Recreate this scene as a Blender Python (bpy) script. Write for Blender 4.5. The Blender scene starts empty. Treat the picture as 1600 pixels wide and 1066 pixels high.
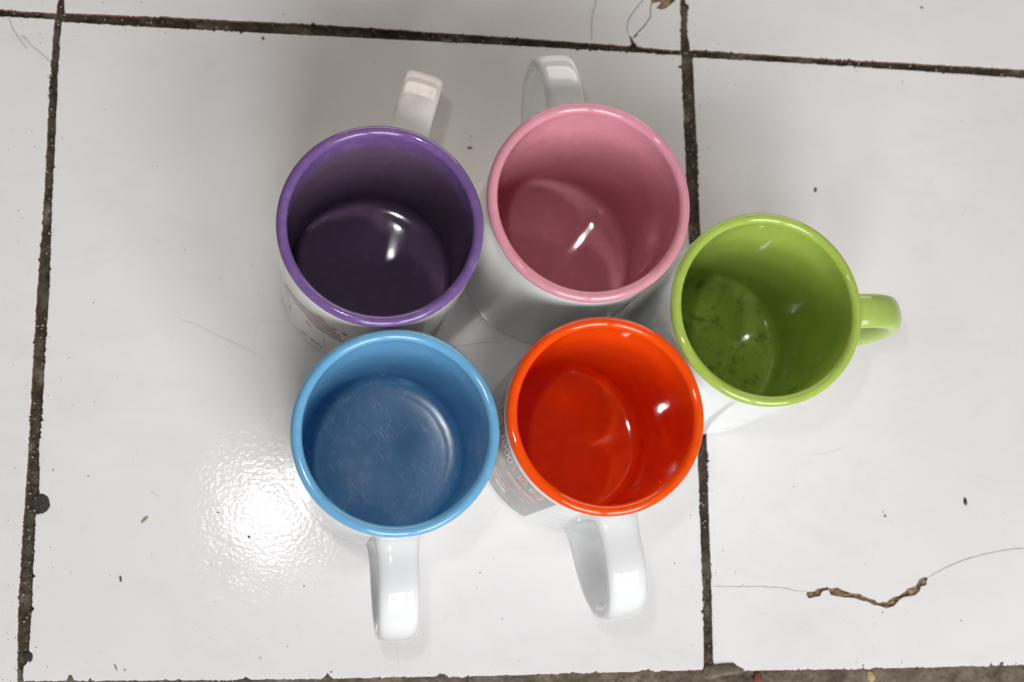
import bpy, bmesh, math, random
from mathutils import Matrix, Vector, noise
from mathutils.geometry import tessellate_polygon
random.seed(7)
S = 0.001                                   # the builders work in millimetres
PI = math.pi
scn = bpy.context.scene
COL = scn.collection

# ------------------------------------------------------------------ camera
CAM_R = [[0.9887793, -0.0090833, 0.1491075], [0.0187054, -0.9827653, -0.183909], [0.1482082, 0.1846346, -0.971568]]
CAM_C = [-45.86, -55.962, 617.216]
CAM_F = 2117.71                            # focal length in pixels of a 1600 wide frame
cam = bpy.data.cameras.new('camera')
cam.sensor_fit = 'HORIZONTAL'; cam.sensor_width = 36.0
cam.lens = CAM_F * 36.0 / 1600.0
cam.clip_start = 0.01; cam.clip_end = 50.0
camo = bpy.data.objects.new('camera', cam); COL.objects.link(camo)
rx, ry, rz = [Vector(r) for r in CAM_R]
M4 = Matrix((rx, -ry, -rz)).transposed().to_4x4()
M4.translation = Vector(CAM_C) * S
camo.matrix_world = M4
cam.dof.use_dof = True; cam.dof.focus_distance = 0.55; cam.dof.aperture_fstop = 11.0
scn.camera = camo

# ------------------------------------------------------------------ world, lamps, exposure
w = bpy.data.worlds.new('World'); scn.world = w; w.use_nodes = True
bg = w.node_tree.nodes['Background']
bg.inputs['Color'].default_value = (1.0, 0.975, 0.95, 1); bg.inputs['Strength'].default_value = 0.05
def area(name, loc, target, sx, sy, power, col):
    l = bpy.data.lights.new(name, 'AREA'); l.shape = 'RECTANGLE'; l.size = sx; l.size_y = sy
    l.energy = power; l.color = col
    o = bpy.data.objects.new(name, l); COL.objects.link(o)
    o.location = loc
    o.rotation_euler = (Vector(target) - Vector(loc)).to_track_quat('-Z', 'Y').to_euler()
    return o
# daylight from a paned window on the near side of the mugs: two columns of three panes
WIN = Vector((0.32, -1.20, 0.97)); WT = Vector((0.05, 0.05, 0.0))
wd = (WT - WIN).normalized(); wx = Vector((1, 0, 0)); wx = (wx - wd * wx.dot(wd)).normalized(); wy = wx.cross(wd)
PW, PH, GAP = 0.56, 0.25, 0.10
for i in range(2):
    for j in range(3):
        c = WIN + wx * ((i - 0.5) * (PW + GAP)) + wy * ((j - 1) * (PH + GAP))
        area('window_pane_light', c, c + wd, PW, PH, 6.0, (0.985, 0.99, 1.0))
# added warm fill lamp on the far side, low down, lightening the mugs' shadows
area('far_fill_light', (0.35, 1.7, 0.62), (0.05, 0.1, 0.0), 1.8, 0.9, 19.0, (1.0, 0.90, 0.82))
# the small flash by the camera
area('flash_light', (-0.0785, 0.020, 0.63), (0.05, 0.05, 0.0), 0.020, 0.014, 0.42, (1.0, 0.99, 0.98))
scn.view_settings.view_transform = 'Standard'; scn.view_settings.look = 'None'
scn.view_settings.exposure = 0.0; scn.view_settings.gamma = 1.0
scn.view_settings.use_curve_mapping = False
scn.cycles.caustics_reflective = True; scn.cycles.blur_glossy = 0.0
scn.cycles.use_denoising = True
scn.cycles.sample_clamp_indirect = 0.0
scn.cycles.max_bounces = 14; scn.cycles.diffuse_bounces = 8; scn.cycles.glossy_bounces = 8

# ------------------------------------------------------------------ helpers
def unproj(x, y, z=0.0):
    """a point of the photograph (1600 x 1066) brought down to the plane at height z, millimetres"""
    d = rx * ((x - 800) / CAM_F) + ry * ((y - 533) / CAM_F) + rz
    k = (z - CAM_C[2]) / d.z
    return Vector(CAM_C) + d * k
def U(pts, z=0.0): return [unproj(x, y, z) for x, y in pts]

def obj(name, me, mats, parent=None):
    o = bpy.data.objects.new(name, me); COL.objects.link(o)
    for m in (mats if isinstance(mats, (list, tuple)) else [mats]): me.materials.append(m)
    if parent is not None: o.parent = parent
    return o
def mesh(name, verts, faces, smooth=True, mi=None):
    me = bpy.data.meshes.new(name)
    me.from_pydata([(v[0] * S, v[1] * S, v[2] * S) for v in verts], [], faces)
    if mi: me.polygons.foreach_set('material_index', mi)
    me.polygons.foreach_set('use_smooth', [smooth] * len(me.polygons))
    me.update(); return me
def fix_normals(me):
    bm = bmesh.new(); bm.from_mesh(me); bmesh.ops.recalc_face_normals(bm, faces=bm.faces); bm.to_mesh(me); bm.free()
    return me
def tag(o, label=None, cat=None, group=None, kind=None):
    if label: o['label'] = label
    if cat: o['category'] = cat
    if group: o['group'] = group
    if kind: o['kind'] = kind
    return o
def empty(name, loc):
    o = bpy.data.objects.new(name, None); COL.objects.link(o)
    o.location = [c * S for c in loc]; o.empty_display_size = 0.02
    return o
def N3(x, y, z, s): return noise.noise(Vector((x * s, y * s, z * s)))

# ------------------------------------------------------------------ materials
class Mat:
    def __init__(self, name):
        self.m = bpy.data.materials.new(name); self.m.use_nodes = True
        self.nt = self.m.node_tree; self.b = self.nt.nodes['Principled BSDF']
        self.tc = self.nt.nodes.new('ShaderNodeTexCoord')
    def n(self, t, **k):
        nd = self.nt.nodes.new(t)
        for a, v in k.items():
            if a in nd.inputs.keys() if hasattr(nd.inputs, 'keys') else False: nd.inputs[a].default_value = v
            else: setattr(nd, a, v)
        return nd
    def l(self, a, b): self.nt.links.new(a, b)
    def co(self, src='Object', scale=None, rot=None):
        o = self.tc.outputs[src]
        if scale or rot:
            mp = self.n('ShaderNodeMapping')
            if scale: mp.inputs['Scale'].default_value = scale
            if rot: mp.inputs['Rotation'].default_value = rot
            self.l(o, mp.inputs['Vector']); o = mp.outputs['Vector']
        return o
    def noise(self, scale, detail=4, rough=0.55, src='Object', vscale=None, dist=0.0):
        nd = self.n('ShaderNodeTexNoise'); nd.inputs['Scale'].default_value = scale
        nd.inputs['Detail'].default_value = detail; nd.inputs['Roughness'].default_value = rough
        nd.inputs['Distortion'].default_value = dist
        self.l(self.co(src, vscale), nd.inputs['Vector']); return nd.outputs['Fac']
    def ramp(self, fac, stops):
        nd = self.n('ShaderNodeValToRGB'); e = nd.color_ramp.elements
        while len(e) < len(stops): e.new(0.5)
        for el, (p, c) in zip(e, stops):
            el.position = p; el.color = (*c, 1) if len(c) == 3 else c
        self.l(fac, nd.inputs['Fac']); return nd.outputs['Color']
    def mix(self, fac, a, b):
        nd = self.n('ShaderNodeMix', data_type='RGBA')
        for v, s in ((fac, nd.inputs[0]), (a, nd.inputs[6]), (b, nd.inputs[7])):
            if isinstance(v, (int, float)): s.default_value = v
            elif isinstance(v, tuple): s.default_value = (*v, 1)
            else: self.l(v, s)
        return nd.outputs[2]
    def math(self, op, a, b=0.0):
        nd = self.n('ShaderNodeMath', operation=op)
        for v, s in ((a, nd.inputs[0]), (b, nd.inputs[1])):
            if isinstance(v, (int, float)): s.default_value = v
            else: self.l(v, s)
        return nd.outputs[0]
    def bump(self, h, dist, strength=1.0, prev=None):
        nd = self.n('ShaderNodeBump'); nd.inputs['Distance'].default_value = dist; nd.inputs['Strength'].default_value = strength
        self.l(h, nd.inputs['Height'])
        if prev is not None: self.l(prev, nd.inputs['Normal'])
        return nd.outputs['Normal']
    def set(self, color=None, rough=None, normal=None, spec=None):
        for v, k in ((color, 'Base Color'), (rough, 'Roughness'), (normal, 'Normal'), (spec, 'Specular IOR Level')):
            if v is None: continue
            if isinstance(v, (int, float)): self.b.inputs[k].default_value = v
            elif isinstance(v, tuple): self.b.inputs[k].default_value = (*v, 1)
            else: self.l(v, self.b.inputs[k])
        return self.m

def m_tile():
    m = Mat('white_tile_glaze')
    big = m.noise(9, 5, 0.6)
    c = m.ramp(big, [(0.25, (0.685, 0.672, 0.668)), (0.75, (0.748, 0.738, 0.732))])
    grime = m.ramp(m.noise(45, 8, 0.72), [(0.60, (0, 0, 0)), (0.80, (1, 1, 1))])
    c = m.mix(m.math('MULTIPLY', grime, 0.16), c, (0.42, 0.38, 0.33))
    oi = m.n('ShaderNodeObjectInfo')      # no two tiles have quite the same white
    c = m.mix(m.math('MULTIPLY', oi.outputs['Random'], 0.10), c, (0.60, 0.57, 0.545))
    smear = m.ramp(m.noise(14, 7, 0.7, vscale=(1, 2.2, 1), dist=0.8), [(0.50, (0, 0, 0)), (0.68, (1, 1, 1))])
    c = m.mix(m.math('MULTIPLY', smear, 0.14), c, (0.50, 0.47, 0.44))
    for k, an in enumerate((0.4, 1.3, 2.3)):      # scuffs
        nd = m.n('ShaderNodeTexNoise'); nd.inputs['Scale'].default_value = 1.0; nd.inputs['Detail'].default_value = 2.0
        mp = m.n('ShaderNodeMapping'); mp.vector_type = 'TEXTURE'; mp.inputs['Rotation'].default_value = (0, 0, an)
        mp.inputs['Scale'].default_value = (1 / 60, 1 / 1300, 1); mp.inputs['Location'].default_value = (k * 0.31, k * 0.57, 0)
        m.l(m.tc.outputs['Object'], mp.inputs['Vector']); m.l(mp.outputs['Vector'], nd.inputs['Vector'])
        sc = m.ramp(nd.outputs['Fac'], [(0.70, (0, 0, 0)), (0.76, (1, 1, 1))])
        c = m.mix(m.math('MULTIPLY', sc, 0.22), c, (0.40, 0.37, 0.34))
    fleck = m.ramp(m.noise(620, 2, 0.5), [(0.745, (0, 0, 0)), (0.78, (1, 1, 1))])
    c = m.mix(m.math('MULTIPLY', fleck, 0.5), c, (0.30, 0.26, 0.22))
    b1 = m.bump(m.noise(520, 2, 0.5), 0.00008)
    b2 = m.bump(m.noise(40, 2, 0.5), 0.0002, prev=b1)
    r = m.ramp(m.noise(30, 6, 0.7), [(0.3, (0.09,) * 3), (0.8, (0.19,) * 3)])
    # clear rippled glaze over an even white body
    m.b.inputs['Coat Weight'].default_value = 1.0; m.b.inputs['Coat IOR'].default_value = 1.36
    m.l(r, m.b.inputs['Coat Roughness']); m.l(b2, m.b.inputs['Coat Normal'])
    return m.set(c, 0.38, None, 0.15)
def m_biscuit():
    m = Mat('tile_biscuit')
    c = m.ramp(m.noise(700, 5, 0.7), [(0.3, (0.10, 0.045, 0.03)), (0.6, (0.26, 0.13, 0.085)), (0.8, (0.35, 0.25, 0.18))])
    return m.set(c, 0.9, m.bump(m.noise(1500, 4), 0.0003))
def m_chip():
    m = Mat('chipped_clay')
    c = m.ramp(m.noise(420, 6, 0.7), [(0.30, (0.07, 0.042, 0.027)), (0.46, (0.22, 0.145, 0.085)), (0.70, (0.42, 0.32, 0.19))])
    return m.set(c, 0.95, m.bump(m.noise(1600, 4), 0.0004))
def m_grout():
    m = Mat('dirty_cement_grout')
    a = m.noise(55, 6, 0.65); f = m.noise(800, 5, 0.7)
    c = m.ramp(a, [(0.30, (0.020, 0.014, 0.008)), (0.48, (0.055, 0.040, 0.024)), (0.58, (0.125, 0.100, 0.068)), (0.69, (0.36, 0.33, 0.28))])
    c = m.mix(m.ramp(f, [(0.45, (0, 0, 0)), (0.75, (0.6,) * 3)]), c, (0.115, 0.095, 0.066))
    mid = m.noise(240, 5, 0.7)
    c = m.mix(m.ramp(mid, [(0.36, (0.85,) * 3), (0.50, (0, 0, 0))]), c, (0.016, 0.011, 0.007))
    c = m.mix(m.ramp(mid, [(0.56, (0, 0, 0)), (0.70, (0.75,) * 3)]), c, (0.17, 0.145, 0.11))
    moss = m.ramp(m.noise(120, 4, 0.6), [(0.55, (0, 0, 0)), (0.75, (0.5,) * 3)])
    c = m.mix(moss, c, (0.060, 0.066, 0.030))
    crumb = m.ramp(m.noise(1500, 2, 0.5), [(0.70, (0, 0, 0)), (0.76, (1, 1, 1))])
    c = m.mix(m.math('MULTIPLY', crumb, 0.7), c, (0.36, 0.34, 0.30))
    return m.set(c, 0.92, m.bump(m.noise(1000, 6, 0.75), 0.0012))
def m_cement():
    m = Mat('grey_cement')
    c = m.ramp(m.noise(60, 8, 0.75), [(0.30, (0.045, 0.035, 0.025)), (0.5, (0.14, 0.112, 0.080)), (0.70, (0.27, 0.23, 0.175))])
    pit = m.ramp(m.noise(500, 3, 0.6), [(0.28, (1, 1, 1)), (0.42, (0, 0, 0))])
    c = m.mix(m.math('MULTIPLY', pit, 0.8), c, (0.03, 0.022, 0.016))
    return m.set(c, 0.93, m.bump(m.noise(700, 6, 0.7), 0.0008))
def m_plain(name, col, rough, sc=300, var=0.35, bump=0.0001, spec=0.5):
    m = Mat(name)
    lo = tuple(c * (1 - var) for c in col); hi = tuple(min(1, c * (1 + var)) for c in col)
    c = m.ramp(m.noise(sc, 5, 0.65), [(0.3, lo), (0.7, hi)])
    return m.set(c, rough, m.bump(m.noise(sc * 2.5, 3), bump), spec)
def m_white(name, col=(0.725, 0.73, 0.73), stain=0.0):
    m = Mat(name)
    c = m.ramp(m.noise(22, 4), [(0.3, tuple(x * 0.96 for x in col)), (0.7, col)])
    if stain:
        st = m.ramp(m.noise(70, 7, 0.75, dist=0.6), [(0.50, (0, 0, 0)), (0.72, (1, 1, 1))])
        c = m.mix(m.math('MULTIPLY', st, stain), c, (0.36, 0.25, 0.17))
    nb = m.bump(m.noise(90, 2, 0.4), 0.00012)
    return m.set(c, 0.06, nb, 0.5)
def m_glaze(name, col, rough=0.11, edge=None, dirt=None, scratch=0.0, brown_mix=0.0):
    m = Mat(name)
    a = m.noise(38, 5, 0.6)
    c = m.ramp(a, [(0.3, tuple(x * 0.90 for x in col)), (0.7, tuple(min(1, x * 1.05) for x in col))])
    r = m.ramp(m.noise(55, 5, 0.65), [(0.3, (rough * 0.6,) * 3), (0.75, (rough * 1.2,) * 3)])
    nb = m.bump(m.noise(110, 2, 0.45), 0.00004)
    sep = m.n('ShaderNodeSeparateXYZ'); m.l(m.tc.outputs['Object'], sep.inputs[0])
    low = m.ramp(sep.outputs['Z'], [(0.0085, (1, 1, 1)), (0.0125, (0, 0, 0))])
    if edge:        # the glaze thins and pales at patches of the lip
        pa = m.ramp(m.noise(160, 4, 0.7), [(0.50, (0, 0, 0)), (0.72, (1, 1, 1))])
        c = m.mix(m.math('MULTIPLY', pa, 0.22), c, edge)
    if brown_mix:         # duller brown mixed in below the lip, a lighter brown on the floor
        below_lip = m.ramp(m.math('ADD', sep.outputs['Z'], m.math('MULTIPLY', m.noise(60, 5, 0.7), 0.012)), [(0.086, (1, 1, 1)), (0.100, (0, 0, 0))])
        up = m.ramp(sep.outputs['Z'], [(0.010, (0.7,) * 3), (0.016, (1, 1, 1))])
        c = m.mix(m.math('MULTIPLY', m.math('MULTIPLY', below_lip, up), brown_mix), c, m.mix(low, (0.095, 0.065, 0.060), (0.17, 0.125, 0.125)))
    if dirt:        # coffee dregs dried on the bottom
        sp = m.ramp(m.noise(120, 9, 0.78, dist=0.15), [(0.50, (0, 0, 0)), (0.69, (1, 1, 1))])
        f = m.math('MULTIPLY', m.math('MULTIPLY', sp, low), dirt)
        c = m.mix(f, c, (0.030, 0.030, 0.014))
        gr = m.ramp(m.noise(650, 3, 0.6), [(0.66, (0, 0, 0)), (0.71, (1, 1, 1))])
        c = m.mix(m.math('MULTIPLY', m.math('MULTIPLY', gr, low), dirt), c, (0.012, 0.012, 0.006))
    if scratch:     # spoon marks: short bright strokes at several slants
        # concentric strokes left by stirring
        sp2 = m.n('ShaderNodeSeparateXYZ'); m.l(m.tc.outputs['Object'], sp2.inputs[0])
        th = m.math('ARCTAN2', sp2.outputs['Y'], sp2.outputs['X'])
        rr = m.math('SQRT', m.math('ADD', m.math('MULTIPLY', sp2.outputs['X'], sp2.outputs['X']), m.math('MULTIPLY', sp2.outputs['Y'], sp2.outputs['Y'])))
        cmb = m.n('ShaderNodeCombineXYZ'); m.l(m.math('MULTIPLY', th, 2.6), cmb.inputs[0]); m.l(m.math('MULTIPLY', rr, 1300.0), cmb.inputs[1])
        nq = m.n('ShaderNodeTexNoise'); nq.inputs['Scale'].default_value = 1.0; nq.inputs['Detail'].default_value = 2.0; nq.inputs['Distortion'].default_value = 0.25
        m.l(cmb.outputs[0], nq.inputs['Vector'])
        tot = m.ramp(nq.outputs['Fac'], [(0.62, (0, 0, 0)), (0.72, (0.8,) * 3)])
        for k, an in enumerate((0.9, 1.35, 2.2)):
            nd = m.n('ShaderNodeTexNoise'); nd.inputs['Scale'].default_value = 1.0; nd.inputs['Detail'].default_value = 1.5
            mp = m.n('ShaderNodeMapping'); mp.inputs['Rotation'].default_value = (0, 0, an)
            mp.vector_type = 'TEXTURE'; mp.inputs['Scale'].default_value = (1 / 85, 1 / 1500, 1); mp.inputs['Location'].default_value = (k * 3.1, k * 5.7, 0)
            m.l(m.tc.outputs['Object'], mp.inputs['Vector']); m.l(mp.outputs['Vector'], nd.inputs['Vector'])
            s = m.ramp(nd.outputs['Fac'], [(0.635, (0, 0, 0)), (0.70, (1, 1, 1))])
            tot = s if tot is None else m.math('MAXIMUM', tot, s)
        patch = m.ramp(m.noise(60, 3, 0.6), [(0.40, (0, 0, 0)), (0.62, (1, 1, 1))])
        f = m.math('MULTIPLY', m.math('MULTIPLY', m.math('MULTIPLY', tot, patch), low), scratch)
        c = m.mix(f, c, (0.55, 0.66, 0.76))
        haze = m.math('MULTIPLY', low, 0.14)
        r = m.math('ADD', m.math('ADD', r, haze), m.math('MULTIPLY', f, 0.2))
        nb = m.bump(f, 0.00004, prev=nb)
    return m.set(c, r, nb, 0.5)

TILE, BISC, CHIP, GROUT, CEMENT = m_tile(), m_biscuit(), m_chip(), m_grout(), m_cement()

# ------------------------------------------------------------------ floor
def slab(name, x0, x1, y0, y1, z0, z1):
    v = [(x, y, z) for z in (z0, z1) for y in (y0, y1) for x in (x0, x1)]
    f = [(0, 2, 3, 1), (4, 5, 7, 6), (0, 1, 5, 4), (2, 6, 7, 3), (0, 4, 6, 2), (1, 3, 7, 5)]
    return mesh(name, v, f, False)
floor = tag(obj('floor', slab('floor', -520, 640, -420, 560, -16, -6.6), CEMENT), kind='structure')

def resample(pts, step=0.55):
    out = []
    n = len(pts)
    for i in range(n):
        a, b = pts[i], pts[(i + 1) % n]
        L = (b - a).length; k = max(1, int(L / step))
        for j in range(k): out.append(a.lerp(b, j / k))
    return out
def ragged(pts, amp, seed, fine=True):
    """break a clean outline into a worn ceramic edge with small bites"""
    n = len(pts); out = []
    for i, p in enumerate(pts):
        t = (pts[(i + 1) % n] - pts[i - 1]); 
        if t.length < 1e-6: out.append(p); continue
        t.normalize(); nr = Vector((t.y, -t.x, 0))
        am = amp * (0.35 + 1.5 * max(0, 0.45 + N3(p.x, p.y, seed + 50, 0.045)) ** 1.5)
        d = am * (N3(p.x, p.y, seed, 1.3) * 1.0 + N3(p.x, p.y, seed + 9, 0.28) * 0.8)
        b = N3(p.x, p.y, seed + 21, 0.45)
        if b > 0.40: d += (b - 0.40) * am * 7.0
        out.append(p - nr * d if fine else p + nr * d)
    return out
def ccw(pts):
    a = sum(p.x * q.y - q.x * p.y for p, q in zip(pts, pts[1:] + pts[:1]))
    return pts if a > 0 else pts[::-1]
def ring_out(pts, d):
    n = len(pts); out = []
    for i, p in enumerate(pts):
        t = pts[(i + 2) % n] - pts[i - 2]; t.normalize()
        out.append(p + Vector((t.y, -t.x, 0)) * d)
    return out
def make_tile(px, seed, holes=(), ext=None, amp=0.46, world=None):
    """px: outline in the photograph's pixels, or ready points; holes: outlines of chips knocked out of the glaze"""
    base = ccw([Vector(q) for q in world])
    o = ragged(resample(base), amp, seed)
    hs = []
    for h in holes:
        hp = ccw(resample(h, 0.35)); hs.append(ragged(hp, 0.18, seed + 3)[::-1])
    v, f, mi = [], [], []
    loops = [o] + hs
    tri = tessellate_polygon([[Vector((p.x, p.y, 0)) for p in lp] for lp in loops])
    flat = [p for lp in loops for p in lp]
    v += [(p.x, p.y, 0.0) for p in flat]
    for t in tri:
        a, b, c = (flat[k] for k in t)
        up = (b.x - a.x) * (c.y - a.y) - (b.y - a.y) * (c.x - a.x)
        f.append(tuple(t) if up > 0 else (t[0], t[2], t[1])); mi.append(0)
    start = 0
    for li, lp in enumerate(loops):
        n = len(lp)
        if li == 0: levels = [(ring_out(lp, 0.22), -0.16, 0), (ring_out(lp, 0.50), -0.50, 1), (ring_out(lp, 0.55), -6.5, 1)]
        else: levels = [(ring_out(lp, 0.10), -0.15, 0), (ring_out(lp, 0.14), -0.35, 1), (ring_out(lp, 0.16), -2.6, 1)]
        prev = list(range(start, start + n)); start += n
        for (rp, z, mt) in levels:
            b0 = len(v); v += [(q.x, q.y, z + (0.12 * N3(q.x, q.y, 3, 1.3) if z < -0.3 else 0)) for q in rp]
            cur = list(range(b0, b0 + n))
            for i in range(n):
                j = (i + 1) % n
                f.append((prev[i], cur[i], cur[j], prev[j])); mi.append(mt)
            prev = cur
    me = mesh('tile', v, f, False, mi)
    return obj('tile', me, [TILE, BISC], floor)
def rough_patch(name, pts, z, amp, mat, parent, step=0.45, margin=0.8, sc=0.8):
    """a lumpy sheet under a chip or a joint"""
    x0 = min(p.x for p in pts) - margin; x1 = max(p.x for p in pts) + margin
    y0 = min(p.y for p in pts) - margin; y1 = max(p.y for p in pts) + margin
    nx = max(3, int((x1 - x0) / step)); ny = max(3, int((y1 - y0) / step))
    v = []; f = []
    for j in range(ny + 1):
        for i in range(nx + 1):
            x = x0 + (x1 - x0) * i / nx; y = y0 + (y1 - y0) * j / ny
            h = N3(x, y, 1.7, sc) + 0.6 * N3(x, y, 7.1, sc * 2.3)
            v.append((x, y, z + amp * h))
    for j in range(ny):
        for i in range(nx):
            a = j * (nx + 1) + i; f.append((a, a + 1, a + nx + 2, a + nx + 1))
    return obj(name, mesh(name, v, f, True), mat, parent)

def P(x, y): return unproj(x, y)
def far(p, dx, dy): return p + Vector((dx, dy, 0))
# outlines; corners out of the frame follow the 300 mm tile
t_main = U([(97, 35), (250, 44), (500, 57), (800, 72), (1064, 87), (1066, 150), (1071, 260), (1081, 500), (1090, 720), (1094, 837),
            (1098, 975), (1099, 1046), (762, 1055), (702, 1057.5), (696, 1052.5), (688, 1051.5), (680, 1056.5), (522, 1059.5), (518, 1057), (512, 1050), (506, 1057), (501, 1060),
            (390, 1061), (384, 1056.5), (378, 1061), (285, 1062), (280, 1059.5), (273, 1062), (116, 1063), (113, 1054), (107, 1053.5), (103, 1063),
            (37, 1064), (38, 1042), (43, 1035.5), (47, 1035), (50.5, 1032), (52, 1027), (51.5, 1022), (49, 1018.5), (46, 1017), (51, 940), (55, 837), (56, 804), (63, 803.5), (70, 802), (75, 798.5), (77.5, 793), (78.3, 786), (77.5, 779), (75.5, 774.5), (72, 771.5), (67, 770.5),
            (62.5, 770), (62, 700), (69.4, 600), (72, 544), (78, 450), (82.5, 300), (87, 219), (90.6, 140), (94, 62)])
t_left = U([(84, 31), (76.5, 125), (69, 294), (56, 469), (48, 607), (43.5, 700), (33.6, 844), (27, 957), (25, 1066)])
t_left = [t_left[0]] + t_left[1:] + [far(t_left[-1], -300, -2), far(t_left[0], -300, 3)]
bl = U([(0, 15), (87, 20)])
t_tl = [far(bl[1], -300, 8), bl[1], P(90, 0), far(P(90, 0), 2, 284), far(bl[1], -300, 300)]
t_tm = U([(101, 0), (102, 19.5), (250, 25), (500, 38), (800, 58), (900, 65), (984, 71), (985.5, 63), (981.3, 55.5), (982.5, 53), (987.5, 59), (994.8, 68.6), (996, 72.5), (1063, 78.5), (1063, 40), (1062, 0)])
t_tm += [far(t_tm[-1], 2, 278), far(t_tm[0], 2, 285)]
t_tr = U([(1071, 0), (1071.5, 4), (1076, 6), (1077, 12), (1074, 16), (1075, 50), (1079, 77), (1100, 78), (1266, 89), (1600, 108)])
e = t_tr[-1]; t_tr[-1] = t_tr[-2].lerp(e, 1.0)
dr = (t_tr[-1] - t_tr[-2]).normalized()
t_tr += [t_tr[-1] + dr * 140, far(t_tr[-1] + dr * 140, 4, 290), far(t_tr[0], 4, 270)]
t_right = U([(1083, 90.5), (1086, 150), (1091, 250), (1099, 500), (1106, 710), (1109, 820), (1112, 906), (1115, 1026), (1117, 1047), (1156, 1047.5), (1420, 1042.5), (1600, 1038)])
d1 = (t_right[-1] - t_right[-2]).normalized(); tr_top = U([(1262, 100), (1600, 123)])
d2 = (tr_top[1] - tr_top[0]).normalized()
t_right += [t_right[-1] + d1 * 150, tr_top[1] + d2 * 145, tr_top[1], tr_top[0]]
def Z8(pts): return U([(1220 + x * .175, 840 + y * .175) for x, y in pts])
crackA = Z8([(230, 485), (300, 480), (330, 455), (420, 440), (436, 452), (505, 443), (560, 470), (640, 498), (700, 498), (750, 528), (790, 541), (840, 556), (868, 583), (920, 572), (945, 578), (970, 553), (1010, 528), (1060, 518), (1100, 488), (1130, 457), (1200, 433), (1220, 408), (1240, 370), (1290, 350), (1325, 360), (1302, 385), (1304, 425), (1255, 447), (1234, 490), (1192, 522), (1100, 533), (1060, 560), (1012, 613), (945, 633), (880, 611), (830, 605), (770, 571), (730, 566), (650, 540), (560, 534), (445, 515), (428, 468), (372, 482), (352, 524), (300, 533), (250, 545), (230, 512)])
def Z7(pts): return U([(960 + x * .1031, y * .1031) for x, y in pts])
chipB = Z7([(548, -200), (548, 0), (558, 72), (600, 46), (700, 32), (660, 80), (625, 135), (680, 130), (715, 152), (800, 112), (870, 60), (930, 0), (1000, -90), (900, -220)])
chipC = Z7([(350, 488), (356, 520), (338, 550), (296, 574), (290, 560), (318, 515)])
tiles = [make_tile(None, 11, world=t_main), make_tile(None, 23, world=t_left), make_tile(None, 31, world=t_tl), make_tile(None, 43, [chipB, chipC], world=t_tm),
         make_tile(None, 57, world=t_tr), make_tile(None, 61, [crackA], world=t_right)]
tile_main, tile_left, tile_tl, tile_tm, tile_tr, tile_right = tiles
for t, lb in zip(tiles, ['white glazed tile under the mugs', 'white glazed tile along the left edge', 'white glazed tile in the top left corner', 'white glazed tile with cracked chipped corner at the top',
                         'white glazed tile in the top right corner', 'white glazed tile with long chipped crack']): t['label'] = lb
rough_patch('chipped_clay', crackA, -0.95, 0.95, CHIP, tile_right, 0.35, 0.7, 0.5)
rough_patch('chipped_clay', chipB, -0.9, 0.5, CHIP, tile_tm, 0.5)
rough_patch('chipped_clay', chipC, -0.7, 0.3, CHIP, tile_tm, 0.4, 0.4)

# joints of dirty cement between the tiles, lying a little below the glaze
def joint(path, half, z, seed, amp=0.55, name='grout_joint', step=0.7, across=14, mat=GROUT, parent=None):
    pts = []
    for a, b in zip(path, path[1:]):
        k = max(1, int((b - a).length / step))
        pts += [a.lerp(b, i / k) for i in range(k)]
    pts.append(path[-1])
    v = []; f = []; n = across
    for i, p in enumerate(pts):
        t = pts[min(i + 1, len(pts) - 1)] - pts[max(i - 1, 0)]; t.normalize(); nr = Vector((-t.y, t.x, 0))
        for j in range(n + 1):
            q = p + nr * (half * (2 * j / n - 1))
            h = N3(q.x, q.y, seed, 0.3) + 0.9 * N3(q.x, q.y, seed + 4, 0.9) + 0.6 * N3(q.x, q.y, seed + 8, 2.2)
            v.append((q.x, q.y, z + amp * h))
    for i in range(len(pts) - 1):
        for j in range(n):
            a = i * (n + 1) + j; f.append((a, a + n + 1, a + n + 2, a + 1))
    o = obj(name, mesh(name, v, f, True), mat, floor); return o
gl = U([(98, -60), (95, 0), (93, 24), (84, 110), (76, 294), (67, 469), (60, 607), (52, 700), (52, 786), (45, 844), (40, 957), (36, 1040), (30, 1066)])
joint(gl, 8.0, -1.25, 3.0)
gt = U([(-60, 18), (0, 21), (92, 26), (250, 34), (500, 48), (800, 65), (990, 76), (1072, 84), (1264, 95), (1600, 116), (1680, 121)])
joint(gt, 5.5, -1.45, 6.0)
gr = U([(1066, -40), (1068, 20), (1072, 84), (1076, 150), (1081, 255), (1090, 500), (1098, 715), (1103, 860), (1107, 1000), (1109, 1052)])
joint(gr, 6.0, -1.0, 9.0, 0.45)
# cement edging along the bottom of the tiles
ce = U([(-500, 1098), (40, 1092), (800, 1085), (1110, 1080), (1600, 1070), (2300, 1060)])
v0 = joint(ce, 12.0, -0.55, 12.0, 0.55, 'cement_edging', 0.8, 30, CEMENT)
strip2 = U([(-500, 1170), (40, 1164), (1110, 1152), (1600, 1142), (2300, 1132)])
joint(strip2, 13.0, -0.9, 15.0, 0.5, 'cement_edging', 1.2, 20, CEMENT)
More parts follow.
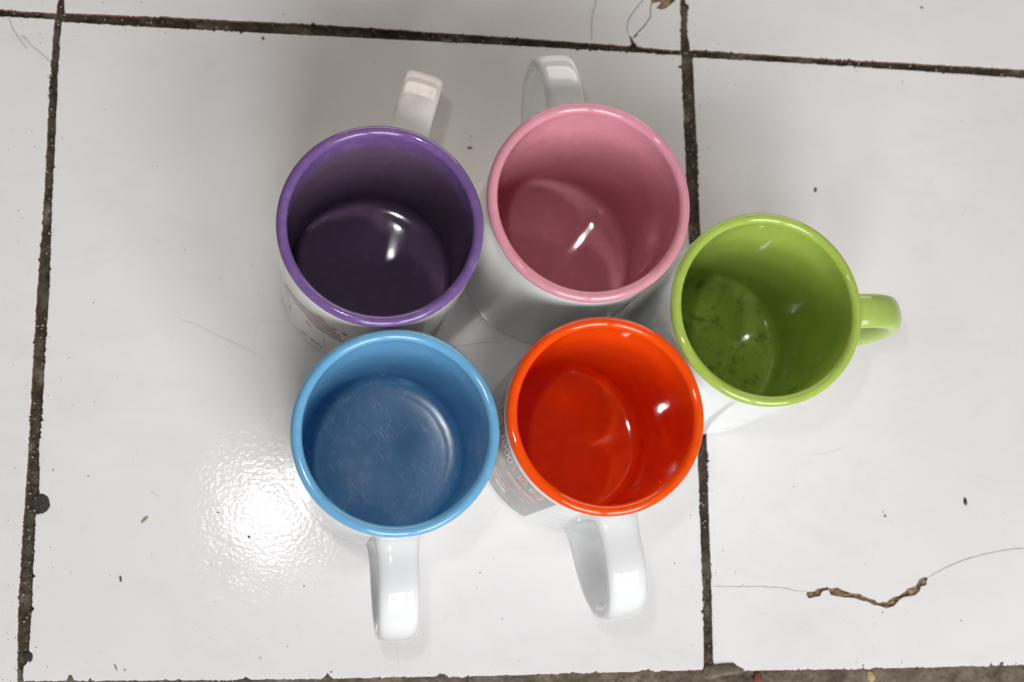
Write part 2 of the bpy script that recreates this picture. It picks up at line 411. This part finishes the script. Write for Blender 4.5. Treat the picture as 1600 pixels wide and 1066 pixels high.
# crumbs of broken grout lying in and along the joints
PALEC = m_plain('pale_cement_crumb', (0.34, 0.32, 0.27), 0.95, 900, 0.4, 0.0002, 0.2)
DARKC = m_plain('brown_grout_crumb', (0.070, 0.054, 0.036), 0.95, 900, 0.5, 0.0002, 0.2)
cv, cf, ci = [], [], []
def crumb_bit(c, rr, mi):
    b = len(cv); k = 6
    for lev, (f_, h_) in enumerate(((1.0, -0.25), (0.85, 0.35), (0.35, 0.8))):
        for q in range(k):
            a = 2 * PI * q / k + lev * 0.4
            m_ = rr * f_ * random.uniform(0.65, 1.25)
            cv.append((c.x + m_ * math.cos(a), c.y + m_ * math.sin(a), c.z + rr * h_ * random.uniform(0.7, 1.2)))
    for lev in range(2):
        for q in range(k):
            a = b + lev * k + q; a2 = b + lev * k + (q + 1) % k
            cf.append((a, a2, a2 + k, a + k)); ci.append(mi)
    cf.append(tuple(range(b + 2 * k, b + 3 * k))); ci.append(mi)
for path, half in ((gl, 3.6), (gt, 3.4), (gr, 3.2)):
    cum = [0.0]
    for a, b in zip(path, path[1:]): cum.append(cum[-1] + (b - a).length)
    for i in range(1300):
        d = random.random() * cum[-1]
        if noise.noise(Vector((d * 0.03, half, 5))) < random.uniform(-0.5, 0.5): continue
        k = max(j for j in range(len(path) - 1) if cum[j] <= d)
        t = (path[k + 1] - path[k]).normalized(); nr = Vector((-t.y, t.x, 0))
        off = random.gauss(0, half * 0.42) if random.random() < 0.85 else random.gauss(0, half * 1.1)
        q = path[k] + t * (d - cum[k]) + nr * off
        rr = 0.10 + 0.45 * random.random() ** 2.5
        q.z = -0.5 if abs(off) < half * 0.75 else 0.0
        if q.z == 0.0: rr *= 0.55
        crumb_bit(q, rr, 0 if random.random() < 0.30 else 1)
gc = obj('grout_crumbs', mesh('grout_crumbs', cv, cf, False, ci), [PALEC, DARKC], floor); gc['kind'] = 'stuff'
# cement smear and lumps along the edging
def lump(name, px, sx, sy, h, mat, parent=None, seed=0.0, rot=0.0, z0=0.0, seg=12, flat=True):
    c = P(*px); v = [(0, 0, h)]; f = []
    rings = 4
    for r in range(1, rings + 1):
        a = r / rings * PI / 2
        for s in range(seg):
            th = s / seg * 2 * PI
            k = 1 + 0.28 * noise.noise(Vector((math.cos(th) * 1.3, math.sin(th) * 1.3, seed))) + 0.1 * noise.noise(Vector((math.cos(th) * 4, math.sin(th) * 4, seed + r)))
            x, y = sx * math.sin(a) * k * math.cos(th), sy * math.sin(a) * k * math.sin(th)
            z = h * math.cos(a) * (1 + 0.3 * noise.noise(Vector((x, y, seed + 3))))
            v.append((x, y, max(z, -0.25) if r < rings else -0.2))
    for s in range(seg):
        f.append((0, 1 + s, 1 + (s + 1) % seg))
    for r in range(rings - 1):
        for s in range(seg):
            a = 1 + r * seg + s; b = 1 + r * seg + (s + 1) % seg
            f.append((a, a + seg, b + seg, b))
    o = obj(name, mesh(name, v, f, True), mat, parent)
    o.location = (c.x * S, c.y * S, z0 * S); o.rotation_euler.z = rot
    return o
lump('cement_lump', (1131, 1046.5), 8.5, 3.0, 1.3, CEMENT, floor, 4.2)
lump('cement_lump', (1112, 1050), 5.0, 3.0, 0.8, CEMENT, floor, 8.2)
RED = m_plain('red_brick_crumb', (0.17, 0.035, 0.022), 0.85)
YEL = m_plain('yellow_stone', (0.40, 0.30, 0.13), 0.7)
tag(lump('brick_crumb', (1184, 1060), 2.2, 2.6, 0.9, RED, None, 1.0), 'small red brick crumb lying on the cement edging', 'crumb')
tag(lump('pebble', (1361, 1057), 2.0, 2.6, 1.0, YEL, None, 2.0, 0.5), 'yellowish pebble lying on the cement edging', 'pebble')
# grey cement exposed where the left tile edge has lost two round flakes
DGREY = m_plain('dark_grey_cement', (0.045, 0.044, 0.044), 1.0, 500, 0.25, spec=0.1)
lump('cement_flake', (65, 786.5), 4.6, 4.4, 0.5, DGREY, floor, 6.0, 0, -0.7, 18)
lump('cement_flake', (45, 1026), 2.3, 2.4, 0.5, DGREY, floor, 7.0, 0, -0.7, 14)

# ------------------------------------------------------------------ fine strands: cracks and hairs
def strand(name, pts, rad, mat, parent=None, z=0.0, arc=0.0, wob=0.0, seed=0.0):
    fine = []
    n = len(pts)
    for i in range(n - 1):
        p0, p1, p2, p3 = pts[max(i - 1, 0)], pts[i], pts[i + 1], pts[min(i + 2, n - 1)]
        k = max(3, int((p2 - p1).length / 0.9))
        for j in range(k):
            t = j / k
            fine.append(0.5 * ((2 * p1) + (p2 - p0) * t + (2 * p0 - 5 * p1 + 4 * p2 - p3) * t * t + (3 * p1 - p0 - 3 * p2 + p3) * t ** 3))
    fine.append(pts[-1])
    v = []; f = []; m = 5
    for i, p in enumerate(fine):
        t = fine[min(i + 1, len(fine) - 1)] - fine[max(i - 1, 0)]; t.normalize(); nr = Vector((-t.y, t.x, 0))
        q = p + nr * wob * N3(p.x, p.y, seed, 0.8)
        u = i / (len(fine) - 1)
        r = rad * (0.55 + 0.45 * math.sin(PI * min(1, u * 6 + 0.1) / 2)) * (0.8 + 0.5 * N3(p.x, p.y, seed + 5, 1.2)) * (1 if u < .9 else 0.6)
        zz = z + arc * math.sin(PI * u)
        for s in range(m):
            a = 2 * PI * s / m
            o = nr * (r * math.cos(a)); v.append((q.x + o.x, q.y + o.y, zz + r * math.sin(a)))
    for i in range(len(fine) - 1):
        for s in range(m):
            a = i * m + s; b = i * m + (s + 1) % m
            f.append((a, b, b + m, a + m))
    f.append(tuple(range(m))[::-1]); f.append(tuple(range(len(v) - m, len(v))))
    return obj(name, mesh(name, v, f, True), mat, parent)
CRK = m_plain('crack_dirt', (0.16, 0.135, 0.11), 0.9, 400, 0.4)
HAIR = m_plain('dark_hair', (0.05, 0.04, 0.035), 0.5, 400, 0.3)
PALEHAIR = m_plain('pale_fibre', (0.58, 0.55, 0.52), 0.6, 400, 0.15)
def Z4(pts): return U([(1060 + x * .3433, 700 + y * .3433) for x, y in pts])
strand('crack', Z4([(160, 630), (290, 632), (380, 631), (480, 638), (540, 651), (585, 652)]), 0.13, CRK, tile_right, 0, 0, 0.3, 1)
strand('crack', Z4([(1136, 590), (1200, 553), (1280, 517), (1380, 487), (1480, 466), (1573, 456), (1700, 450)]), 0.16, CRK, tile_right, 0, 0, 0.25, 2)
strand('crack', Z7([(432, -60), (430, 0), (350, 100), (215, 300), (195, 430), (212, 530)]), 0.24, CRK, tile_tm, 0, 0, 0.3, 3)
strand('crack', Z7([(558, 60), (545, 180), (545, 260), (500, 330), (430, 420), (345, 505)]), 0.34, CRK, tile_tm, 0, 0, 0.5, 4)
strand('crack', U([(586, 1003), (619, 1005), (621, 1020), (624, 1050)])[1:], 0.09, PALEHAIR, tile_main, 0, 0, 0.2, 5)
strand('crack', U([(690, 546), (740, 537), (786, 532)]), 0.10, CRK, tile_main, 0, 0, 0.1, 5.5)
tag(strand('hair', U([(15, 27), (19, 42), (28, 58), (43, 77)]), 0.10, HAIR, None, 0.12, 0.5, 0.1, 6), 'dark curved hair hanging from the grout in the top left corner', 'hair')
tag(strand('hair', U([(33, 55), (40, 61), (50, 73), (64, 84), (79, 96)]), 0.10, HAIR, None, 0.12, 0.6, 0.1, 7), 'dark hair lying against the left grout line near the top', 'hair')
tag(strand('hair', U([(936, -20), (931, 5), (925, 25), (924, 62)]), 0.11, HAIR, None, 0.12, 0.5, 0.1, 8), 'thin hair above the pink mug across the top grout line', 'hair')
tag(strand('hair', U([(281, 498), (310, 509), (345, 527), (375, 540), (416, 561)]), 0.08, PALEHAIR, None, 0.05, 0.02, 0.1, 9), 'pale slanting fibre on the tile left of the purple mug', 'fibre')
tag(strand('hair', U([(392, 499), (415, 501), (440, 503), (452, 504)]), 0.08, PALEHAIR, None, 0.05, 0.02, 0.1, 10), 'short pale fibre ending at the base of the purple mug', 'fibre')
tag(strand('hair', U([(234, 769), (243, 772), (249, 779), (251, 785)]), 0.07, PALEHAIR, None, 0.1, 0.2, 0.0, 11), 'small curled pale fibre above the tan husk on the tile', 'fibre')
tag(strand('hair', U([(1262, 711), (1285, 710), (1310, 704), (1322, 699)]), 0.05, PALEHAIR, None, 0.1, 0.2, 0.0, 12), 'faint pale fibre on the tile below the green mug', 'fibre')

# ------------------------------------------------------------------ litter on the tiles
SEED = m_plain('black_seed', (0.022, 0.02, 0.02), 0.45)
HUSK = m_plain('tan_husk', (0.30, 0.24, 0.17), 0.8)
BRN = m_plain('brown_crumb', (0.13, 0.085, 0.06), 0.85)
PNK = m_plain('reddish_grain', (0.33, 0.10, 0.08), 0.8)
GRY = m_plain('grey_grit', (0.16, 0.15, 0.14), 0.9)
tag(lump('seed', (1508, 783.5), 0.95, 2.0, 0.9, SEED, None, 1.1, 0.08), 'black oval seed on the tile at the far right', 'seed')
tag(lump('grain', (1383, 806.5), 0.62, 0.65, 0.5, PNK, None, 2.1), 'tiny reddish grain on the right tile near the black seed', 'grain')
tag(lump('husk', (226, 812), 2.3, 0.75, 0.5, HUSK, None, 3.3, 0.75), 'tan pointed husk on the tile left of the blue mug', 'husk')
tag(lump('crumb', (188.5, 905), 0.55, 1.5, 0.6, BRN, None, 4.1, 0.15), 'small bent brown crumb on the tile below the tan husk', 'crumb')
tag(lump('crumb', (181, 1043), 0.45, 1.5, 0.4, HUSK, None, 5.1, 0.4), 'pale sliver on the tile near the bottom left corner', 'crumb')
tag(lump('crumb', (389, 839), 0.55, 0.75, 0.55, SEED, None, 6.1, 0.3), 'black crumb inside the bright glare left of the blue mug', 'crumb')
tag(lump('crumb', (341, 801), 0.8, 0.25, 0.3, BRN, None, 6.6, -0.2), 'thin brown crumb at the left of the bright glare', 'crumb')
tag(lump('crumb', (1274, 297), 0.8, 1.4, 0.6, BRN, None, 7.1, -0.4), 'brown crumb on the tile above the green mug', 'crumb')
tag(lump('crumb', (734, 231), 1.4, 0.5, 0.5, BRN, None, 8.1, 0.1), 'brown crumb on the tile between purple and pink mugs', 'crumb')
tag(lump('crumb', (411, 60), 0.7, 0.9, 0.5, BRN, None, 9.1), 'dark crumb just under the top grout left of the purple mug', 'crumb')
tag(lump('crumb', (1440, 12), 0.9, 0.6, 0.4, GRY, None, 9.6), 'grey crumb on the top right tile', 'crumb')
# uncountable dust
dv, df = [], []
def speck(c, r):
    b = len(dv); k = 5; h = r * 0.8
    ph = random.random() * 6; ex = random.uniform(0.5, 1.0); ro = random.random() * PI
    for s in range(k):
        a = ph + 2 * PI * s / k; x, y = r * math.cos(a) * random.uniform(.7, 1.2), r * ex * math.sin(a)
        dv.append((c.x + x * math.cos(ro) - y * math.sin(ro), c.y + x * math.sin(ro) + y * math.cos(ro), 0.01))
    dv.append((c.x, c.y, h))
    for s in range(k): df.append((b + s, b + (s + 1) % k, b + k))
for px in [(246, 260), (146, 473), (108, 559), (95, 592), (29, 329), (35, 341), (289, 391), (83, 734), (138, 744), (80, 760), (78, 790), (172, 899), (111, 895), (82, 887), (330, 883), (335, 941), (475, 916),
           (407, 1028), (449, 1010), (74, 1042), (76, 363), (75, 118), (161, 4), (175, 17), (220, 4), (443, 21), (1107, 162), (1170, 280), (1503, 190), (1410, 128), (1570, 802), (1417, 958), (1379, 957),
           (1338, 1034), (1161, 914), (1585, 853), (1210, 697), (750, 895), (745, 920), (785, 967), (1054, 880), (500, 180), (735, 213), (770, 200), (583, 98), (830, 240), (1130, 860), (1502, 970), (1240, 760), (1380, 800)]:
    speck(P(px[0], px[1]), random.uniform(0.25, 0.5))
for i in range(420):
    q = Vector((random.uniform(-185, 300), random.uniform(-92, 225), 0)); speck(q, 0.07 + 0.22 * random.random() ** 3)
for path, sp in ((gl, 9), (gt, 8), (gr, 7)):            # more of it beside the joints
    for i in range(110):
        k = random.randrange(len(path) - 1); q = path[k].lerp(path[k + 1], random.random())
        speck(q + Vector((random.gauss(0, sp * .7), random.gauss(0, sp * .7), 0)), 0.08 + 0.28 * random.random() ** 2)
tag(obj('dust_specks', mesh('dust_specks', dv, df, False), GRY), 'fine grey dust specks scattered over the white tiles', 'dust', kind='stuff')

# ------------------------------------------------------------------ mugs
def lathe(prof, seg=128, wob=None):
    v, f = [], []
    n = len(prof)
    for i, (r, z) in enumerate(prof):
        for s in range(seg):
            a = 2 * PI * s / seg
            dz = wob(i, a) if wob else 0
            k = 1 + (0.0016 * math.sin(2 * a + prof[0][0] * 7) + 0.0010 * math.sin(5 * a + prof[0][1])) * z / 100 if wob else 1
            v.append((r * k * math.cos(a), r * k * math.sin(a), z + dz))
    for i in range(n - 1):
        for s in range(seg):
            a = i * seg + s; b = i * seg + (s + 1) % seg
            f.append((a, b, b + seg, a + seg))
    return v, f
def arc(cx, cz, r, a0, a1, n):
    return [(cx + r * math.cos(math.radians(a0 + (a1 - a0) * i / n)), cz + r * math.sin(math.radians(a0 + (a1 - a0) * i / n))) for i in range(n + 1)]
def body_mesh(R, H):
    prof = [(0.01, 1.6), (R - 7, 1.6), (R - 6, 0.0), (R - 3.4, 0.0)] + arc(R - 2.6, 2.8, 2.6, -80, 0, 6)[0:] + \
           [(R, z) for z in (8, 20, 40, 60, 80, H - 6)] + [(R - 0.05, H - 3.4), (R - 0.35, H - 2.0), (R - 2.0, H - 1.2)]
    v, f = lathe(prof); return fix_normals(mesh('body', v, f))
def lining_mesh(R, H, zf=8.0, dish=False):
    T = 4.3; ri = R - T
    lip = [(R + 0.06, H - 3.0), (R + 0.10, H - 2.4)] + arc(R - 2.1, H - 2.1, 2.2, 5, 175, 14)
    wall = [(ri + 0.05, H - 3.5), (ri - 0.15, H - 8), (ri - 0.25, H - 20), (ri - 0.25, 60), (ri - 0.3, 40), (ri - 0.3, 25), (ri - 0.35, zf + 7.5)]
    fil = arc(ri - 0.35 - 4.6, zf + 5.2, 4.6, 0, -72, 9)
    fl = [(r_, zf + 0.9 * (r_ / 30) ** 5) for r_ in (29.0, 27.5, 26, 24, 21, 18, 14, 10, 6, 3, 0.01)] if dish else \
         [(ri - 7.0, zf + 0.16), (ri - 9, zf + 0.02), (ri - 11, zf - 0.02), (ri - 14, zf + 0.02), (18, zf + 0.07), (13, zf + 0.12), (8, zf + 0.16), (4, zf + 0.18), (0.01, zf + 0.19)]
    def wob(i, a):
        if i == 0: return 0.35 * math.sin(a * 3 + R) + 0.25 * math.sin(a * 7 + H)
        return 0
    v, f = lathe(lip + wall + fil + fl, 160, wob); return fix_normals(mesh('glaze_lining', v, f))
def handle_mesh(R, H, path, hw, ht, rnd=3.0):
    """path: centre line points (radius, height); swept strap with a rounded section, flaring where it meets the wall"""
    pts = []
    n = len(path)
    for i in range(n - 1):
        p0, p1, p2, p3 = [Vector((*path[max(0, min(n - 1, k))], 0)) for k in (i - 1, i, i + 1, i + 2)]
        for j in range(9):
            t = j / 9
            pts.append(0.5 * ((2 * p1) + (p2 - p0) * t + (2 * p0 - 5 * p1 + 4 * p2 - p3) * t * t + (3 * p1 - p0 - 3 * p2 + p3) * t ** 3))
    pts.append(Vector((*path[-1], 0)))
    m = 28; v = []; f = []; N = len(pts)
    for i, p in enumerate(pts):
        t = pts[min(i + 1, N - 1)] - pts[max(i - 1, 0)]; t.normalize(); nr = Vector((t.y, -t.x, 0))
        u = i / (N - 1); e = min(u, 1 - u)
        fl = 1 + 0.30 * max(0, 1 - e / 0.13) ** 2
        fw = 1 + 0.22 * max(0, 1 - e / 0.16) ** 2
        for s in range(m):
            a = 2 * PI * s / m; c, sn = math.cos(a), math.sin(a)
            k = rnd
            d = (abs(c) ** k + abs(sn) ** k) ** (-1 / k)
            yy = hw * fw * d * c; nn = ht * fl * d * sn
            wv = 0.12 * noise.noise(Vector((p.x * .08 + R, p.y * .08, s * 0.3)))
            q = p + nr * (nn + wv)
            v.append((q.x, yy, q.y))
    for i in range(N - 1):
        for s in range(m):
            a = i * m + s; b = i * m + (s + 1) % m
            f.append((a, b, b + m, a + m))
    f.append(tuple(range(m))); f.append(tuple(range(len(v) - m, len(v)))[::-1])
    return fix_normals(mesh('handle', v, f))
def decal(name, R, parent, a0, a1, zlo, zhi, mat, off=0.06, step=1.0):
    """print lying on the outer wall: between two heights given as functions (or numbers) of the angle"""
    k = max(1, int(abs(a1 - a0) / step)); v = []; f = []
    fl = zlo if callable(zlo) else (lambda a: zlo); fh = zhi if callable(zhi) else (lambda a: zhi)
    for i in range(k + 1):
        a = a0 + (a1 - a0) * i / k; r = R + off; c, s = math.cos(math.radians(a)), math.sin(math.radians(a))
        lo, hi = fl(a), max(fl(a) + 0.01, fh(a))
        v += [(r * c, r * s, lo), (r * c, r * s, hi)]
    for i in range(k): f.append((2 * i, 2 * i + 2, 2 * i + 3, 2 * i + 1))
    return obj(name, mesh(name, v, f), mat, parent)
def letter(ch, R, parent, a0, a1, z0, z1, mat, off, grow=0.0):
    cu = bpy.data.curves.new('letter', 'FONT'); cu.body = ch; cu.offset = grow; cu.resolution_u = 4
    tmp = bpy.data.objects.new('letter', cu); COL.objects.link(tmp)
    dg = bpy.context.evaluated_depsgraph_get(); me0 = tmp.evaluated_get(dg).to_mesh()
    vs = [v.co.copy() for v in me0.vertices]; fs = [tuple(p.vertices) for p in me0.polygons]
    tmp.evaluated_get(dg).to_mesh_clear(); bpy.data.objects.remove(tmp); bpy.data.curves.remove(cu)
    x0 = min(q.x for q in vs); x1 = max(q.x for q in vs); y0 = min(q.y for q in vs); y1 = max(q.y for q in vs)
    out = []
    for q in vs:
        a = math.radians(a0 + (a1 - a0) * (q.x - x0) / (x1 - x0)); z = z0 + (z1 - z0) * (q.y - y0) / (y1 - y0)
        out.append(((R + off) * math.cos(a), (R + off) * math.sin(a), z))
    return obj('letter', mesh('letter', out, fs), mat, parent)

WHITE = m_white('white_ceramic'); WSTAIN = m_white('stained_white_ceramic', (0.78, 0.765, 0.735), 0.4); WGREY = m_white('cool_white_ceramic', (0.76, 0.765, 0.765))
EARP = lambda R, H, out, w=0: [(R - 2.2, H * .80), (R + 5, H * .815), (out - 17, H * .81), (out - 6.5, H * .745), (out - 1.2, H * .64), (out, H * .52), (out - 2.0, H * .40), (out - 8, H * .295), (out - 18, H * .225), (R + 5, H * .19), (R - 2.2, H * .185)]
def mug(loc, R, H, lab, glaze, white, hang, out, hw=8.0, ht=3.7, hmat=None, rnd=3.2, path=None, dish=False):
    t = empty('mug', (loc[0], loc[1], 0)); tag(t, lab, 'mug', 'mugs standing together on the tiles')
    obj('body', body_mesh(R, H), white, t)
    obj('glaze_lining', lining_mesh(R, H, 8.0, dish), glaze, t)
    h = obj('handle', handle_mesh(R, H, path or EARP(R, H, out), hw, ht, rnd), hmat or white, t)
    h.rotation_euler.z = math.radians(hang)
    return t
MUG = {   # place, outer radius, height
    'purple': ((-18.57, 88.52), 40.99, 99.42),
    'pink': ((65.00, 100.22), 41.68, 102.73),
    'green': ((138.74, 58.21), 40.37, 99.72),
    'blue': ((-12.01, 6.40), 40.23, 98.82),
    'orange': ((70.51, 13.61), 39.66, 100.09),
}
purple = mug(*MUG['purple'], 'white mug with purple inside and stained white handle, rubbed brownish print', m_glaze('purple_glaze', (0.165, 0.088, 0.265), 0.11, (0.40, 0.30, 0.50), brown_mix=0.7), m_white('cream_ceramic', (0.74, 0.72, 0.66)), 75, 77.5, 8.3, 3.6, WSTAIN, 4.5)
pink = mug(*MUG['pink'], 'white mug with pink inside and looped white handle at the back', m_glaze('pink_glaze', (0.65, 0.275, 0.335), 0.06, (0.75, 0.45, 0.48)), WGREY, 97, 74.2, 8.0, 3.4)
gg = m_glaze('green_glaze', (0.36, 0.48, 0.085), 0.06, (0.52, 0.62, 0.26), dirt=0.85)
green = mug(*MUG['green'], 'white mug with lime green inside and green handle', gg, m_white('pale_ceramic', (0.77, 0.785, 0.765)), 4.2, 70.0, 7.4, 4.1, m_glaze('green_handle_glaze', (0.36, 0.48, 0.11), 0.25, (0.48, 0.50, 0.28)), 2.3)
blue = mug(*MUG['blue'], 'white mug with scratched sky blue inside and white handle', m_glaze('blue_glaze', (0.14, 0.375, 0.60), 0.09, (0.33, 0.52, 0.66), scratch=0.75), WHITE, -87.5, 76.5, 8.2, 3.8, dish=True)
orange = mug(*MUG['orange'], 'white mug with bright orange inside and dark printed band', m_glaze('orange_glaze', (0.84, 0.074, 0.004), 0.06, (0.90, 0.18, 0.02)), WHITE, -80, 77.0, 8.2, 3.8)

# print on the orange mug: a dark panel with lettering along its upper edge
Ro = MUG['orange'][1]
def m_print(name, c0, c1, sc=160):
    m = Mat(name); c = m.ramp(m.noise(sc, 7, 0.7, vscale=(1, 1, 3.5)), [(0.35, c0), (0.65, c1)]); return m.set(c, 0.12, None, 0.5)
PANEL = m_print('print_grey', (0.07, 0.062, 0.060), (0.16, 0.145, 0.14)); CREAM = m_print('print_cream', (0.60, 0.52, 0.44), (0.70, 0.62, 0.55)); PRED = m_print('print_red', (0.50, 0.04, 0.03), (0.60, 0.09, 0.07))
PPINK = m_print('print_pink', (0.42, 0.13, 0.13), (0.52, 0.22, 0.21)); POLIVE = m_print('print_olive', (0.20, 0.20, 0.09), (0.30, 0.30, 0.17)); PDARK = m_print('print_dark', (0.05, 0.05, 0.06), (0.11, 0.10, 0.10)); PGREEN = m_print('print_pale_green', (0.42, 0.47, 0.33), (0.5, 0.54, 0.42))
pr = decal('print', Ro, orange, 130, 241, 11.2, 91.5, PANEL); pr['label'] = 'faded dark printed panel with red lettering'
for ch, a0, a1 in [('N', 165, 170.5), ('I', 172.5, 174), ('M', 176, 183), ('U', 186, 190.5), ('D', 192.5, 196.5), ('O', 198, 201.8), ('O', 202.6, 206.4), ('Y', 207.6, 213), ('B', 215.3, 222.3), ('H', 225, 233.9)]:
    letter(ch, Ro, pr, a0, a1, 78.3, 90.0, CREAM, 0.10, 0.05)
    letter(ch, Ro, pr, a0 + .55, a1 - .55, 79.5, 88.8, PRED, 0.14, 0.02)
def nz(z, amp, sc, seed): return lambda a: z + amp * noise.noise(Vector((a * sc, seed, 0)))
for (a0, a1, z0, z1, mt) in [(209, 233, 63, 71, PPINK), (196, 206, 58, 73, POLIVE), (188, 203, 66, 75, PDARK), (205, 220.5, 39, 43, PPINK), (209, 220, 28.5, 33, PGREEN), (203, 219, 33.5, 35, CREAM), (222, 231, 49, 50.2, CREAM),
                             (206, 222, 47, 48.2, CREAM), (222, 238, 58, 60.5, PPINK), (214, 226, 22, 24, PGREEN), (226, 236, 30, 31.2, PPINK), (229, 238, 20, 22, PGREEN), (185, 197, 36, 52, PPINK), (175, 190, 20, 34, POLIVE)]:
    big = (z1 - z0) > 3
    decal('print_stroke', Ro, pr, a0, a1, nz(z0, 1.6 if big else .3, 0.5, z0), nz(z1, 1.8 if big else .3, 0.55, z1 + 9), mt, 0.09, 0.6)
# rubbed print on the purple mug
Rp = MUG['purple'][1]
PBR = m_print('rubbed_brown_print', (0.27, 0.145, 0.11), (0.40, 0.25, 0.19), 120); PBK = m_print('black_print', (0.05, 0.045, 0.04), (0.12, 0.10, 0.09), 300); PTAN = m_print('pale_brown_print', (0.52, 0.45, 0.38), (0.62, 0.56, 0.48), 90)
def lin(pts):
    def g(a):
        for (x0, y0), (x1, y1) in zip(pts, pts[1:]):
            if x0 <= a <= x1: return y0 + (y1 - y0) * (a - x0) / (x1 - x0) + 0.9 * noise.noise(Vector((a * .9, y0, 1)))
        return pts[0][1] if a < pts[0][0] else pts[-1][1]
    return g
pp = decal('print', Rp, purple, 204, 262, lin([(204, 60), (210, 58), (224, 60), (236, 52), (246, 51), (262, 48)]), lin([(204, 63), (207, 67), (215, 70), (228, 75.5), (236, 81), (242, 72), (246.6, 66), (251, 55), (262, 52)]), PBR, 0.06, 0.5)
pp['label'] = 'rubbed pinkish brown printed band'
decal('print_stroke', Rp, pp, 192, 208, 34, nz(58, 4, 0.3, 2), PTAN, 0.05, 0.5)
for (a0, a1, z0, z1) in [(221.6, 226.5, 15.2, 18.2), (229.6, 233, 17.2, 20.5), (234, 235.6, 17.8, 19.6), (237, 239, 16.6, 18.4), (250, 253.2, 67.6, 71.2), (247.6, 249.6, 60.5, 64), (208.8, 210.8, 29, 36), (225.5, 230.3, 45.8, 47.2), (236.5, 239, 79, 80.2), (243.5, 246.5, 71, 72.6)]:
    decal('print_stroke', Rp, pp, a0, a1, nz(z0, .8, 1.3, a0), nz(z1, .9, 1.5, a1), PBK, 0.09, 0.3)
k = decal('print_stroke', Rp, pp, 238.6, 241.4, lambda a: 41 - (a - 238.6) * 8.0, lambda a: 42.5 - (a - 238.6) * 7.2, PBK, 0.09, 0.2)
